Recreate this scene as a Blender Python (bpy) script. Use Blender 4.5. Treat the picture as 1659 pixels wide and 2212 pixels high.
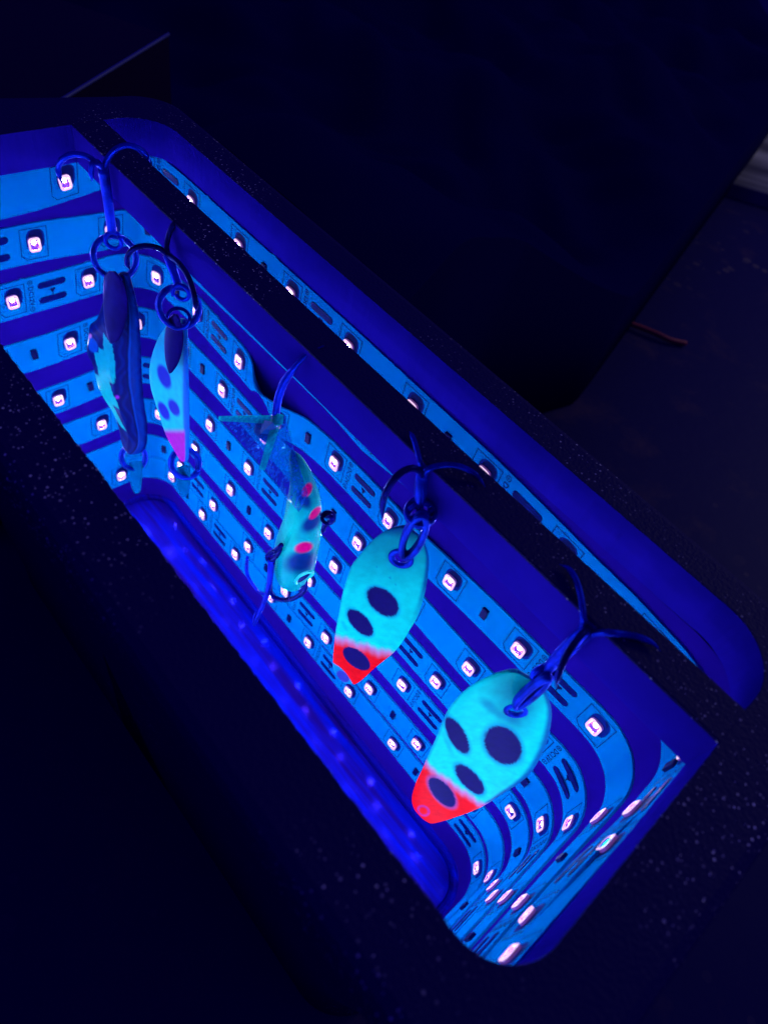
import bpy, bmesh, math, random
from mathutils import Vector, Matrix, Euler
random.seed(7)
for o in list(bpy.data.objects): bpy.data.objects.remove(o)
S = bpy.context.scene
MM = 0.001
# ------------------------------------------------------------------ camera, world, lamp, exposure
F, CX, CY = 1506.612, 829.5, 1106.0          # focal length and centre in photo pixels (1659 x 2212)
EUL = (0.6702163, -0.1921366, 0.8497741)
CAM = Vector((128.9555, -19.7091, 64.6212))  # millimetres
cd = bpy.data.cameras.new('camera'); cam = bpy.data.objects.new('camera', cd)
S.collection.objects.link(cam); S.camera = cam
cam.rotation_euler = EUL; cam.location = CAM * MM
cd.sensor_fit = 'VERTICAL'; cd.sensor_height = 36; cd.lens = 36 * F / 2212
cd.clip_start = 0.002; cd.clip_end = 50
cd.dof.use_dof = True; cd.dof.focus_distance = 0.118; cd.dof.aperture_fstop = 30
w = bpy.data.worlds.new('World'); S.world = w; w.use_nodes = True
w.node_tree.nodes['Background'].inputs[0].default_value = (0.012, 0.006, 0.30, 1)
w.node_tree.nodes['Background'].inputs[1].default_value = 0.80
S.view_settings.view_transform = 'Standard'; S.view_settings.look = 'None'
S.view_settings.exposure = 0.0; S.view_settings.gamma = 1.0
ld = bpy.data.lights.new('distant_unseen_lamp', 'AREA'); ld.energy = 1.3; ld.size = 0.25; ld.color = (1, .93, .85)  # out-of-view lamp inferred from the pale board and whitish flecks; kind unknown
lo = bpy.data.objects.new('distant_unseen_lamp', ld); S.collection.objects.link(lo)
lo.location = (0.35, 1.1, 0.55)
lo.rotation_euler = (Vector((-0.02, 0.45, -0.1)) - lo.location).to_track_quat('-Z', 'Y').to_euler()
LED_POWER = 1080.0

ROT = Euler(EUL).to_matrix()
def ray(px, py):
    return ROT @ Vector(((px - CX) / F, -(py - CY) / F, -1.0))
def P(px, py, y):                            # photo pixel -> point on the vertical plane y (mm)
    d = ray(px, py); return CAM + d * ((y - CAM.y) / d.y)
def PZ(px, py, z):
    d = ray(px, py); return CAM + d * ((z - CAM.z) / d.z)
def pix(p):
    q = ROT.transposed() @ (Vector(p) - CAM)
    return (CX + F * q.x / -q.z, CY - F * q.y / -q.z)
def zz(pts, x0, y0, s):                      # zoomed crop -> photo pixels
    return [((x0 + a / s) * .8525, (y0 + b / s) * .8525) for a, b in pts]

# ------------------------------------------------------------------ materials
def mat(name, col=(.5, .5, .5), rough=.5, metal=0., emit=None, es=0., **k):
    m = bpy.data.materials.new(name); m.use_nodes = True
    b = m.node_tree.nodes['Principled BSDF']
    b.inputs['Base Color'].default_value = (*col, 1); b.inputs['Roughness'].default_value = rough
    b.inputs['Metallic'].default_value = metal
    if emit: b.inputs['Emission Color'].default_value = (*emit, 1); b.inputs['Emission Strength'].default_value = es
    for a, v in k.items(): b.inputs[a.replace('_', ' ')].default_value = v
    return m
def N(m, t, **k):
    n = m.node_tree.nodes.new(t)
    for a, v in k.items():
        if hasattr(n, a): setattr(n, a, v)
        else: n.inputs[a].default_value = v
    return n
def L(m, a, b): m.node_tree.links.new(a, b)
def noise_col(m, c1, c2, scale, lo=.35, hi=.65, detail=4, bump=0, bscale=None, rough=None):
    b = m.node_tree.nodes['Principled BSDF']
    tc = N(m, 'ShaderNodeTexCoord'); n = N(m, 'ShaderNodeTexNoise'); n.inputs['Scale'].default_value = scale
    n.inputs['Detail'].default_value = detail
    L(m, tc.outputs['Object'], n.inputs['Vector'])
    r = N(m, 'ShaderNodeValToRGB'); r.color_ramp.elements[0].position = lo; r.color_ramp.elements[1].position = hi
    r.color_ramp.elements[0].color = (*c1, 1); r.color_ramp.elements[1].color = (*c2, 1)
    L(m, n.outputs['Fac'], r.inputs['Fac']); L(m, r.outputs['Color'], b.inputs['Base Color'])
    if bump:
        n2 = N(m, 'ShaderNodeTexNoise'); n2.inputs['Scale'].default_value = bscale or scale; n2.inputs['Detail'].default_value = 5
        L(m, tc.outputs['Object'], n2.inputs['Vector'])
        bp = N(m, 'ShaderNodeBump'); bp.inputs['Strength'].default_value = bump; bp.inputs['Distance'].default_value = .0003
        L(m, n2.outputs['Fac'], bp.inputs['Height']); L(m, bp.outputs['Normal'], b.inputs['Normal'])
    if rough:
        mr = N(m, 'ShaderNodeMapRange'); mr.inputs['To Min'].default_value = rough[0]; mr.inputs['To Max'].default_value = rough[1]
        L(m, n.outputs['Fac'], mr.inputs['Value']); L(m, mr.outputs['Result'], b.inputs['Roughness'])
    return m
M = {}
M['wall'] = noise_col(mat('glossy_liner', rough=.5, Specular_IOR_Level=.0), (.0155, .0032, .20), (.019, .004, .235), 60, bump=.12, bscale=350)
M['lip'] = noise_col(mat('cut_edge', rough=.5, Specular_IOR_Level=.0), (.0135, .0050, .25), (.018, .0065, .31), 90, bump=.2, bscale=900)
M['floor'] = noise_col(mat('floor_painted_reflections', rough=.12, metal=.16, Specular_IOR_Level=.02, Specular_Tint=(.30, .2, 1, 1)), (.017, .003, .17), (.002, .008, .50), 75, detail=6, bump=.20, bscale=130, rough=(.10, .20))
_f = M['floor']; _mp = N(_f, 'ShaderNodeMapping'); _mp.inputs['Scale'].default_value = (.4, 6.5, 1)  # lengthwise colour streaks paint the strips' broken reflections into the floor
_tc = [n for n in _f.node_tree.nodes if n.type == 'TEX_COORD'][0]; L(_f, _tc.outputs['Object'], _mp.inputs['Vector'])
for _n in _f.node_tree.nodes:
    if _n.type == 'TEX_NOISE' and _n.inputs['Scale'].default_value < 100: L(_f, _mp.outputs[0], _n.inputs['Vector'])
M['strip'] = noise_col(mat('white_flex_strip', rough=.6, Specular_IOR_Level=.0), (.0, .195, .49), (.0, .225, .55), 45, bump=.05, bscale=500)
M['print'] = mat('strip_print', (.001, .003, .07), .6, Specular_IOR_Level=.05)
M['pad'] = noise_col(mat('solder_pad', rough=.5, Specular_IOR_Level=.1, Specular_Tint=(.1, .2, 1, 1)), (.001, .002, .08), (.002, .005, .12), 900)
M['led_patch'] = mat('led_dark_patch', (.0005, .012, .17), .6, Specular_IOR_Level=.05)  # larger dark patch behind each LED
M['resistor'] = mat('chip_resistor', (.001, .002, .07), .5, Specular_IOR_Level=.1)
M['led_frame'] = mat('led_frame', (.25, .12, .22), .5, emit=(1.0, .66, .95), es=.95, Specular_IOR_Level=.02)
M['led_well'] = mat('led_well', (.25, .05, .5), .5, emit=(.16, .02, .38), es=.5)
M['led_die'] = mat('led_die', (1, 1, 1), .3, emit=(.46, .58, 1.0), es=LED_POWER)
M['led_side'] = mat('led_side', (.12, .05, .35), .5, emit=(.6, .2, .8), es=.15, Specular_IOR_Level=.1)
def metal(name, c=(.03, .05, .40), r=.22, dark=(.008, .006, .12)):
    m = mat(name, c, r, .6, Specular_IOR_Level=.1, Specular_Tint=(.1, .3, 1, 1)); noise_col(m, dark, c, 420, .3, .6, bump=.2, bscale=600, rough=(r * .7, r * 1.8)); return m
M['hook'] = metal('blued_steel', (.004, .022, .55), .3, (.002, .006, .22))
M['hookdark'] = metal('dark_hook_metal', (.003, .003, .13), .24, (.001, .001, .03))  # darker copy of the hook metal, for single arms and links
M['ring'] = metal('split_ring_steel', (.004, .026, .45), .28, (.001, .004, .12))
M['blade'] = noise_col(mat('dull_blade', rough=.4, metal=.5, Specular_IOR_Level=.1, Specular_Tint=(.1, .05, 1, 1)), (.004, .001, .06), (.006, .002, .10), 200, bump=.15, bscale=300)
M['tab'] = noise_col(mat('teal_plastic_tab', rough=.5, Specular_IOR_Level=.0), (.0, .085, .22), (.0, .11, .28), 300)
def attr_mat(name, rough, **k):
    m = mat(name, rough=rough, **k); b = m.node_tree.nodes['Principled BSDF']
    a = N(m, 'ShaderNodeVertexColor'); a.layer_name = 'paint'
    tc = N(m, 'ShaderNodeTexCoord'); n = N(m, 'ShaderNodeTexNoise'); n.inputs['Scale'].default_value = 700; n.inputs['Detail'].default_value = 6
    L(m, tc.outputs['Object'], n.inputs['Vector'])
    mr = N(m, 'ShaderNodeMapRange'); mr.inputs['From Min'].default_value = .3; mr.inputs['From Max'].default_value = .7
    mr.inputs['To Min'].default_value = .86; mr.inputs['To Max'].default_value = 1.04
    L(m, n.outputs['Fac'], mr.inputs['Value'])
    mx = N(m, 'ShaderNodeVectorMath', operation='SCALE')
    L(m, a.outputs['Color'], mx.inputs[0]); L(m, mr.outputs['Result'], mx.inputs['Scale'])
    L(m, mx.outputs[0], b.inputs['Base Color'])
    bp = N(m, 'ShaderNodeBump'); bp.inputs['Strength'].default_value = .08; bp.inputs['Distance'].default_value = .0002
    L(m, n.outputs['Fac'], bp.inputs['Height']); L(m, bp.outputs['Normal'], b.inputs['Normal'])
    return m
M['paint'] = attr_mat('fluorescent_paint', .5, Specular_IOR_Level=.04, Specular_Tint=(.0, .4, 1, 1))
M['skin'] = attr_mat('wrapped_lure_skin', .35, Specular_IOR_Level=.06, Specular_Tint=(.0, .4, 1, 1))
def film_mat(name, alpha, col):
    m = bpy.data.materials.new(name); m.use_nodes = True; nt = m.node_tree; nt.nodes.clear()
    out = nt.nodes.new('ShaderNodeOutputMaterial'); tr = nt.nodes.new('ShaderNodeBsdfTransparent')
    pr = nt.nodes.new('ShaderNodeBsdfPrincipled'); pr.inputs['Roughness'].default_value = .15
    pr.inputs['Transmission Weight'].default_value = .1; pr.inputs['Specular IOR Level'].default_value = .06; pr.inputs['Specular Tint'].default_value = (.1, .3, 1, 1)
    mx = nt.nodes.new('ShaderNodeMixShader')
    tc = nt.nodes.new('ShaderNodeTexCoord'); mp = nt.nodes.new('ShaderNodeMapping'); mp.inputs['Scale'].default_value = (1800, 1800, 160)
    n = nt.nodes.new('ShaderNodeTexNoise'); n.inputs['Scale'].default_value = 1; n.inputs['Detail'].default_value = 5
    r = nt.nodes.new('ShaderNodeMapRange'); r.inputs['From Min'].default_value = .35; r.inputs['From Max'].default_value = .68
    r.inputs['To Min'].default_value = alpha[0]; r.inputs['To Max'].default_value = alpha[1]
    cr = nt.nodes.new('ShaderNodeValToRGB'); cr.color_ramp.elements[0].color = (*col[0], 1); cr.color_ramp.elements[1].color = (*col[1], 1)
    cr.color_ramp.elements[0].position = .38; cr.color_ramp.elements[1].position = .66
    tl = nt.nodes.new('ShaderNodeBsdfTranslucent'); m2 = nt.nodes.new('ShaderNodeMixShader'); m2.inputs[0].default_value = .55
    l = nt.links.new
    l(cr.outputs[0], tl.inputs[0]); l(pr.outputs[0], m2.inputs[1]); l(tl.outputs[0], m2.inputs[2])
    l(tc.outputs['Object'], mp.inputs['Vector']); l(mp.outputs[0], n.inputs['Vector']); l(n.outputs['Fac'], r.inputs['Value']); l(n.outputs['Fac'], cr.inputs['Fac'])
    l(cr.outputs[0], pr.inputs['Base Color']); l(r.outputs[0], mx.inputs[0]); l(tr.outputs[0], mx.inputs[1]); l(m2.outputs[0], mx.inputs[2]); l(mx.outputs[0], out.inputs[0])
    tr.inputs[0].default_value = (.75, .9, 1, 1)
    return m
M['film'] = film_mat('clear_film', (.38, .85), ((.0, .016, .30), (.004, .11, .52)))
M['filmedge'] = film_mat('film_edge', (.75, .95), ((.0, .40, .42), (.0, .62, .52)))
def speck_mat(name, base, scale, thr, bright, cover=(.42, .6), cs=22):
    m = mat(name, base, .62); b = m.node_tree.nodes['Principled BSDF']; b.inputs['Specular IOR Level'].default_value = .12
    tc = N(m, 'ShaderNodeTexCoord'); v = N(m, 'ShaderNodeTexVoronoi'); v.inputs['Scale'].default_value = scale
    L(m, tc.outputs['Object'], v.inputs['Vector'])
    sp = N(m, 'ShaderNodeSeparateColor'); L(m, v.outputs['Color'], sp.inputs[0])
    # flake radius differs from cell to cell; most cells have none
    g = N(m, 'ShaderNodeMapRange'); g.inputs['From Min'].default_value = thr; g.inputs['From Max'].default_value = 1.0
    g.inputs['To Min'].default_value = 0; g.inputs['To Max'].default_value = .42
    L(m, sp.outputs[0], g.inputs['Value'])
    lt = N(m, 'ShaderNodeMath', operation='LESS_THAN'); L(m, v.outputs['Distance'], lt.inputs[0]); L(m, g.outputs[0], lt.inputs[1])
    n = N(m, 'ShaderNodeTexNoise'); n.inputs['Scale'].default_value = cs; n.inputs['Detail'].default_value = 3
    L(m, tc.outputs['Object'], n.inputs['Vector'])
    c = N(m, 'ShaderNodeMapRange'); c.inputs['From Min'].default_value = cover[0]; c.inputs['From Max'].default_value = cover[1]
    L(m, n.outputs['Fac'], c.inputs['Value'])
    a = N(m, 'ShaderNodeMath', operation='MULTIPLY'); L(m, lt.outputs[0], a.inputs[0]); L(m, c.outputs[0], a.inputs[1])
    a2 = N(m, 'ShaderNodeMath', operation='MULTIPLY'); L(m, a.outputs[0], a2.inputs[0]); L(m, sp.outputs[1], a2.inputs[1])
    mx = N(m, 'ShaderNodeMix', data_type='RGBA'); mx.inputs['A'].default_value = (*base, 1); mx.inputs['B'].default_value = (*bright, 1)
    L(m, a2.outputs[0], mx.inputs['Factor']); L(m, mx.outputs['Result'], b.inputs['Base Color'])
    n2 = N(m, 'ShaderNodeTexNoise'); n2.inputs['Scale'].default_value = scale * .8; n2.inputs['Detail'].default_value = 4
    L(m, tc.outputs['Object'], n2.inputs['Vector'])
    bp = N(m, 'ShaderNodeBump'); bp.inputs['Strength'].default_value = .5; bp.inputs['Distance'].default_value = .0004
    L(m, n2.outputs['Fac'], bp.inputs['Height']); L(m, bp.outputs['Normal'], b.inputs['Normal'])
    return m
M['plate'] = speck_mat('glittery_black_plastic', (.008, .002, .078), 2500, .60, (1, .97, .85), (.46, .60))
M['tarp'] = mat('black_tarp', (.0005, .0003, .048), .8, Specular_IOR_Level=.02, Specular_Tint=(.3, .2, 1, 1))
M['ground'] = speck_mat('dark_gravelly_ground', (.003, .0006, .075), 160, .5, (.12, .09, .10), (.48, .62), 9)

_g = M['ground']; _b = _g.node_tree.nodes['Principled BSDF']; _src = _b.inputs['Base Color'].links[0].from_socket
_n = N(_g, 'ShaderNodeTexNoise'); _n.inputs['Scale'].default_value = 26; _n.inputs['Detail'].default_value = 8; _n.inputs['Roughness'].default_value = .68
_t = N(_g, 'ShaderNodeTexCoord'); L(_g, _t.outputs['Object'], _n.inputs['Vector'])
_r = N(_g, 'ShaderNodeMapRange'); _r.inputs['From Min'].default_value = .54; _r.inputs['From Max'].default_value = .72; L(_g, _n.outputs['Fac'], _r.inputs['Value'])
_x = N(_g, 'ShaderNodeMix', data_type='RGBA'); _x.inputs['B'].default_value = (.055, .030, .075, 1)
L(_g, _r.outputs['Result'], _x.inputs['Factor']); L(_g, _src, _x.inputs['A']); L(_g, _x.outputs['Result'], _b.inputs['Base Color'])

# ------------------------------------------------------------------ mesh helpers (millimetres in, metres out)
def link(name, me, parent=None, mats=()):
    o = bpy.data.objects.new(name, me); S.collection.objects.link(o)
    if parent: o.parent = parent
    for m in mats: me.materials.append(m)
    return o
class B:
    def __init__(s): s.v = []; s.f = []; s.mi = []; s.c = []
    def add(s, vs, fs, mi=0):
        k = len(s.v); s.v += [tuple(x) for x in vs]; s.f += [tuple(i + k for i in f) for f in fs]; s.mi += [mi] * len(fs); return k
    def mesh(s, name, smooth=True, mats=()):
        me = bpy.data.meshes.new(name); me.from_pydata([(a * MM, b * MM, c * MM) for a, b, c in s.v], [], s.f); me.update()
        for p, i in zip(me.polygons, s.mi): p.material_index = i; p.use_smooth = smooth
        for m in mats: me.materials.append(m)
        return me
    def build(s, name, mats, parent=None, smooth=True):
        return link(name, s.mesh(name, smooth, mats), parent)
def smoothpath(pts, n=8):
    pts = [Vector(p) for p in pts]; out = []
    if len(pts) < 3:
        return [pts[0].lerp(pts[-1], i / n) for i in range(n + 1)]
    e = [pts[0] * 2 - pts[1]] + pts + [pts[-1] * 2 - pts[-2]]
    for i in range(1, len(e) - 2):
        a, b, c, d = e[i - 1:i + 3]
        for k in range(n):
            t = k / n
            out.append(.5 * (2 * b + (c - a) * t + (2 * a - 5 * b + 4 * c - d) * t * t + (3 * b - a - 3 * c + d) * t ** 3))
    out.append(pts[-1]); return out
def tube(b, pts, r, seg=10, n=8, closed=False, mi=0, flat=None, raw=False):
    ps = [Vector(p) for p in pts] if raw else smoothpath(pts, n)
    R_ = r if callable(r) else (lambda t: r)
    m = len(ps); up = None; base = len(b.v)
    for i, p in enumerate(ps):
        if closed: t = ps[(i + 1) % m] - ps[i - 1]
        else: t = ps[min(i + 1, m - 1)] - ps[max(i - 1, 0)]
        t.normalize()
        if up is None: up = t.orthogonal().normalized()
        up = (up - t * up.dot(t)).normalized(); sd = t.cross(up)
        rr = R_(i / (m - 1))
        for k in range(seg):
            a = 2 * math.pi * k / seg
            b.v.append(tuple(p + (up * math.cos(a) + sd * math.sin(a)) * rr))
    for i in range(m if closed else m - 1):
        j = (i + 1) % m
        for k in range(seg):
            k2 = (k + 1) % seg
            b.f.append((base + i * seg + k, base + i * seg + k2, base + j * seg + k2, base + j * seg + k)); b.mi.append(mi)
    if not closed:
        for i, rev in ((0, True), (m - 1, False)):
            f = [base + i * seg + k for k in range(seg)]
            b.f.append(tuple(f[::-1] if rev else f)); b.mi.append(mi)
def coil(b, c, r, wire, nrm, turns=2, pitch=None, gap=.9):
    nrm = Vector(nrm).normalized(); u = nrm.orthogonal().normalized(); v = nrm.cross(u); pitch = pitch or wire * 2.05
    n = int(30 * turns); c = Vector(c)
    tube(b, [c + (u * math.cos(2 * math.pi * i / 30) + v * math.sin(2 * math.pi * i / 30)) * r + nrm * pitch * (i / 30 - turns / 2) for i in range(n + 1)], wire, 8, raw=True)
def tag(o, label=None, cat=None, group=None, kind=None):
    for k, v in (('label', label), ('category', cat), ('group', group), ('kind', kind)):
        if v: o[k] = v
    return o
def empty(name, loc=(0, 0, 0)):
    o = bpy.data.objects.new(name, None); S.collection.objects.link(o); o.location = Vector(loc) * MM; return o
def adopt(root, *objs):                      # parts are modelled in place; keep them there under a root that stands elsewhere
    for o in objs: o.parent = root; o.matrix_parent_inverse = Matrix.Translation(-root.location)

# ------------------------------------------------------------------ the light box
XL = lambda z: -10.3 - .068 * z
XR = lambda z: 142.8 + .02 * z
YB = lambda x, z: 52.7 - .0115 * x + .055 * z
YF = lambda z: -2.2 - .05 * z
RC = 9.5
def path(s, z):                              # s runs along the back wall (= x there), round the right end and the front; negative round the left end
    xl, xr, yf = XL(z), XR(z), YF(z); q = RC * math.pi / 2
    a, c = xl + RC, xr - RC
    yl, yr = YB(xl, z), YB(xr, z)
    if a <= s <= c:
        return Vector((s, YB(s, z), z)), Vector((1, -.0115, 0)), Vector((0, -1, 0))
    if s > c:
        t = s - c
        if t < q:
            g = t / RC; return Vector((c + RC * math.sin(g), yr - RC + RC * math.cos(g), z)), Vector((math.cos(g), -math.sin(g), 0)), Vector((-math.sin(g), -math.cos(g), 0))
        t -= q; ln = yr - yf - 2 * RC
        if t < ln: return Vector((xr, yr - RC - t, z)), Vector((0, -1, 0)), Vector((-1, 0, 0))
        t -= ln
        if t < q:
            g = t / RC; return Vector((c + RC * math.cos(g), yf + RC - RC * math.sin(g), z)), Vector((-math.sin(g), -math.cos(g), 0)), Vector((-math.cos(g), math.sin(g), 0))
        t -= q; return Vector((c - t, yf, z)), Vector((-1, 0, 0)), Vector((0, 1, 0))
    t = a - s
    if t < q:
        g = t / RC; return Vector((a - RC * math.sin(g), yl - RC + RC * math.cos(g), z)), Vector((math.cos(g), math.sin(g), 0)), Vector((math.sin(g), -math.cos(g), 0))
    t -= q; ln = yl - yf - 2 * RC
    if t < ln: return Vector((xl, yl - RC - t, z)), Vector((0, 1, 0)), Vector((1, 0, 0))
    t -= ln
    if t < q:
        g = t / RC; return Vector((a - RC * math.cos(g), yf + RC - RC * math.sin(g), z)), Vector((-math.sin(g), math.cos(g), 0)), Vector((math.cos(g), math.sin(g), 0))
    t -= q; return Vector((a + t, yf, z)), Vector((-1, 0, 0)), Vector((0, 1, 0))
SMIN, SMAX = -118.0, 258.0
TH, FLOOR = 6.9, -112.0
box = empty('light_box', (66, 25, -118))
tag(box, 'deep black box with speckled rim and crossbar, lined with rows of blue LED strips', 'box')
# inner wall, one shell
ss = [SMIN + (SMAX - SMIN) * i / 300 for i in range(300)]
zs = [-TH - .02, -20, -40, -60, -80, -100, FLOOR - .5]
b = B(); nl = len(ss)
for z in zs:
    for s in ss: b.v.append(tuple(path(s, z)[0]))
for i in range(len(zs) - 1):
    for k in range(nl):
        k2 = (k + 1) % nl; b.f.append((i * nl + k, i * nl + k2, (i + 1) * nl + k2, (i + 1) * nl + k)); b.mi.append(0)
wall = b.build('wall', [M['wall']])
# outer wall: the same ring, 2.6 mm outside
b = B()
for z in [-TH - .02, -60, -117.5]:
    for s in ss:
        p, t, n = path(s, z); b.v.append(tuple(p - n * 2.6))
for i in range(2):
    for k in range(nl):
        k2 = (k + 1) % nl; b.f.append((i * nl + k, (i + 1) * nl + k, (i + 1) * nl + k2, i * nl + k2)); b.mi.append(0)
b.f.append(tuple(range(2 * nl, 3 * nl))[::-1]); b.mi.append(0)
outer = b.build('outer_wall', [M['plate']])
# floor: a glossy tray bottom with a raised rounded step round it
b = B()
def ring_at(z, inset):
    out = []
    for s in ss:
        p, t, n = path(s, FLOOR); out.append(tuple(Vector((p.x, p.y, z)) + n * inset))
    return out
rr = [ring_at(FLOOR, .0), ring_at(FLOOR, .6), ring_at(FLOOR - 1.2, 1.0), ring_at(FLOOR - 1.2, 1.7), ring_at(FLOOR - .2, 2.2)]
for r_ in rr: b.v += r_
for i in range(len(rr) - 1):
    for k in range(nl):
        k2 = (k + 1) % nl; b.f.append((i * nl + k, i * nl + k2, (i + 1) * nl + k2, (i + 1) * nl + k)); b.mi.append(0)
b.f.append(tuple(range((len(rr) - 1) * nl, len(rr) * nl))); b.mi.append(0)
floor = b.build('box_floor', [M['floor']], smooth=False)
# rim plate with two openings; crossbar between them
def arc(cx, cy, r, a0, a1, n=14):
    return [(cx + r * math.cos(math.radians(a0 + (a1 - a0) * i / n)), cy + r * math.sin(math.radians(a0 + (a1 - a0) * i / n))) for i in range(n + 1)]
BF, BB = 34.3, 40.37
def subdiv(loop, step=1.2, jit=0.0, skip=None):
    out = []
    for i, p in enumerate(loop):
        q = loop[(i + 1) % len(loop)]; d = math.dist(p, q); n = max(1, int(d / step))
        for k in range(n):
            t = k / n; x, y = p[0] + (q[0] - p[0]) * t, p[1] + (q[1] - p[1]) * t
            j = jit * (2.6 if y < 2 else 1)
            if k: x += random.uniform(-j, j); y += random.uniform(-j, j)
            out.append((x, y))
    return out
def plate(name, outerloop, holes, ztop, th, m_top, m_side, bev=.10, outer_drop=1.6):
    bm = bmesh.new(); rings = []
    def off(loop, d):
        n = len(loop); out = []
        for i in range(n):
            a, c = Vector(loop[i - 1]), Vector(loop[(i + 1) % n]); t = (c - a).normalized(); out.append((loop[i][0] + t.y * d, loop[i][1] - t.x * d))
        return out
    top_edges = []; bot_edges = []
    for li, loop in enumerate([outerloop] + holes):
        sgn = -1 if li == 0 else 1            # loops run counter-clockwise
        bv = outer_drop if li == 0 else bev
        inner = off(loop, sgn * bv)
        mid = off(loop, sgn * bv * .3)
        vt = [bm.verts.new((x * MM, y * MM, ztop * MM)) for x, y in inner]
        vm = [bm.verts.new((x * MM, y * MM, (ztop - bv * .3) * MM)) for x, y in mid]
        vs = [bm.verts.new((x * MM, y * MM, (ztop - bv) * MM)) for x, y in loop]
        vb = [bm.verts.new((x * MM, y * MM, (ztop - th) * MM)) for x, y in loop]
        n = len(loop)
        for i in range(n):
            j = (i + 1) % n
            for A_, B_, mi in ((vt, vm, 0), (vm, vs, 0), (vs, vb, 0 if li == 0 else 1)):
                f = bm.faces.new((A_[i], B_[i], B_[j], A_[j])); f.material_index = mi; f.smooth = False
            top_edges.append(bm.edges.get((vt[i], vt[j]))); bot_edges.append(bm.edges.get((vb[i], vb[j])))
    for ed, mi in ((top_edges, 0), (bot_edges, 1)):
        g = bmesh.ops.triangle_fill(bm, use_beauty=True, use_dissolve=False, edges=ed)
        for f in g['geom']:
            if isinstance(f, bmesh.types.BMFace): f.material_index = mi; f.smooth = False
    bmesh.ops.recalc_face_normals(bm, faces=bm.faces)
    me = bpy.data.meshes.new(name); bm.to_mesh(me); bm.free()
    return link(name, me, None, [m_top, m_side])
OUT = subdiv(arc(141.5, -.5, 8, -90, 0) + arc(141.5, 48.0, 9, 0, 90) + arc(0, 48.0, 9, 90, 180) + arc(-12, -.5, 8, 180, 270), 3)
big = subdiv(arc(134.8, 6.2, 6.3, -90, 0) + arc(6.5, 6.3, 6.3, 180, 270), 50)
full = arc(134.8, 6.2, 6.3, -90, 0) + arc(132.8, 42.7, 8.2, 0, 90) + arc(8.2, 42.5, 8.2, 90, 180) + arc(6.5, 6.3, 6.3, 180, 270)
rim = plate('rim', OUT, [subdiv(full, .7, .035)], 0, TH, M['plate'], M['lip'])
barloop = subdiv([(-.2, BF), (141.3, BF), (141.3, BB), (-.2, BB)], 2.0, .025)
crossbar = plate('crossbar', barloop, [], -.012, TH - .03, M['plate'], M['lip'], outer_drop=.3)
for p in crossbar.data.polygons:             # lengthwise side faces are cut edges
    if abs(p.normal.z) < .3: p.material_index = 1
adopt(box, wall, outer, floor, rim, crossbar)

# ------------------------------------------------------------------ LED strips
SW, HS = 8.3, .38
def lerp_list(L_, s):
    if s <= L_[0][0]: return L_[0][1]
    for (a, x), (c, y) in zip(L_, L_[1:]):
        if s <= c:
            t = (s - a) / (c - a); t = t * t * (3 - 2 * t) * .5 + t * .5; return x + (y - x) * t
    return L_[-1][1]
ROWS = [
 (53.3, [(-60, -18), (-30, -15.8), (-10, -13.7), (10, -12.7), (62, -12.0), (95, -12.0), (123, -13.3), (137, -14.6), (155, -17), (185, -19.6), (250, -19)]),
 (-38.0, [(-60, -26), (-30, -26.3), (-13, -27.4), (0, -26), (20, -24.9), (60, -23.9), (90, -23.0), (125, -21.8), (140, -19.0), (154, -19.2), (164, -22.2), (175, -26.6), (250, -27)]),
 (-27.0, [(-36, -37.8), (-19, -37.6), (0, -37), (15, -36.2), (32, -37.0), (40, -38.6), (48, -39.6), (56, -38.2), (65, -37.4), (82, -37.2), (99, -36.6), (116, -36), (132, -35.5), (150, -34.9), (160, -36.5), (175, -37.7)]),
 (35.0, [(-30, -52.2), (-10, -51), (27, -49.5), (77, -50.5), (111, -51.2), (135, -50.5), (160, -50.8), (190, -51)]),
 (47.8, [(-27, -66.6), (0, -65), (22, -64), (106, -63.5), (190, -63)]),
 (58.6, [(-17, -79.2), (10, -78.3), (33, -77.5), (67, -76.7), (100, -75.2), (140, -74), (180, -72.5)]),
 (68.6, [(-15, -91.9), (26, -91), (60, -90.3), (77, -89.4), (94, -88.6), (110, -88), (190, -85)]),
 (80.6, [(-11, -100.3), (21, -100.2), (72, -98.9), (105, -98.0), (190, -97)]),
]
STEP = 16.8
def bulge(row, s):                           # places where the strip has come away from the wall
    if row == 2: return 1.9 * math.exp(-((s - 47) / 6.5) ** 2) + .5 * math.exp(-((s - 90) / 9) ** 2)
    if row == 1: return .9 * math.exp(-((s - 72) / 7) ** 2) + .5 * math.exp(-((s - 165) / 6) ** 2)
    return 0
def twist(row, s):
    if row == 2: return .55 * math.exp(-((s - 42) / 4.5) ** 2)
    return 0
def smap(row, s, v, h):                      # strip coordinates -> point
    zc = lerp_list(ROWS[row][1], s)
    tw = twist(row, s)
    z = zc + v * math.cos(tw)
    p, t, n = path(s, z)
    return p + n * (h + bulge(row, s) + abs(v) * 0 + v * math.sin(tw))
def rrect(wd, ht, r, n=4):
    out = []
    for cx, cy, a in ((wd / 2 - r, ht / 2 - r, 0), (-wd / 2 + r, ht / 2 - r, 90), (-wd / 2 + r, -ht / 2 + r, 180), (wd / 2 - r, -ht / 2 + r, 270)):
        for i in range(n + 1):
            g = math.radians(a + 90 * i / n); out.append((cx + r * math.cos(g), cy + r * math.sin(g)))
    return out
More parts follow.
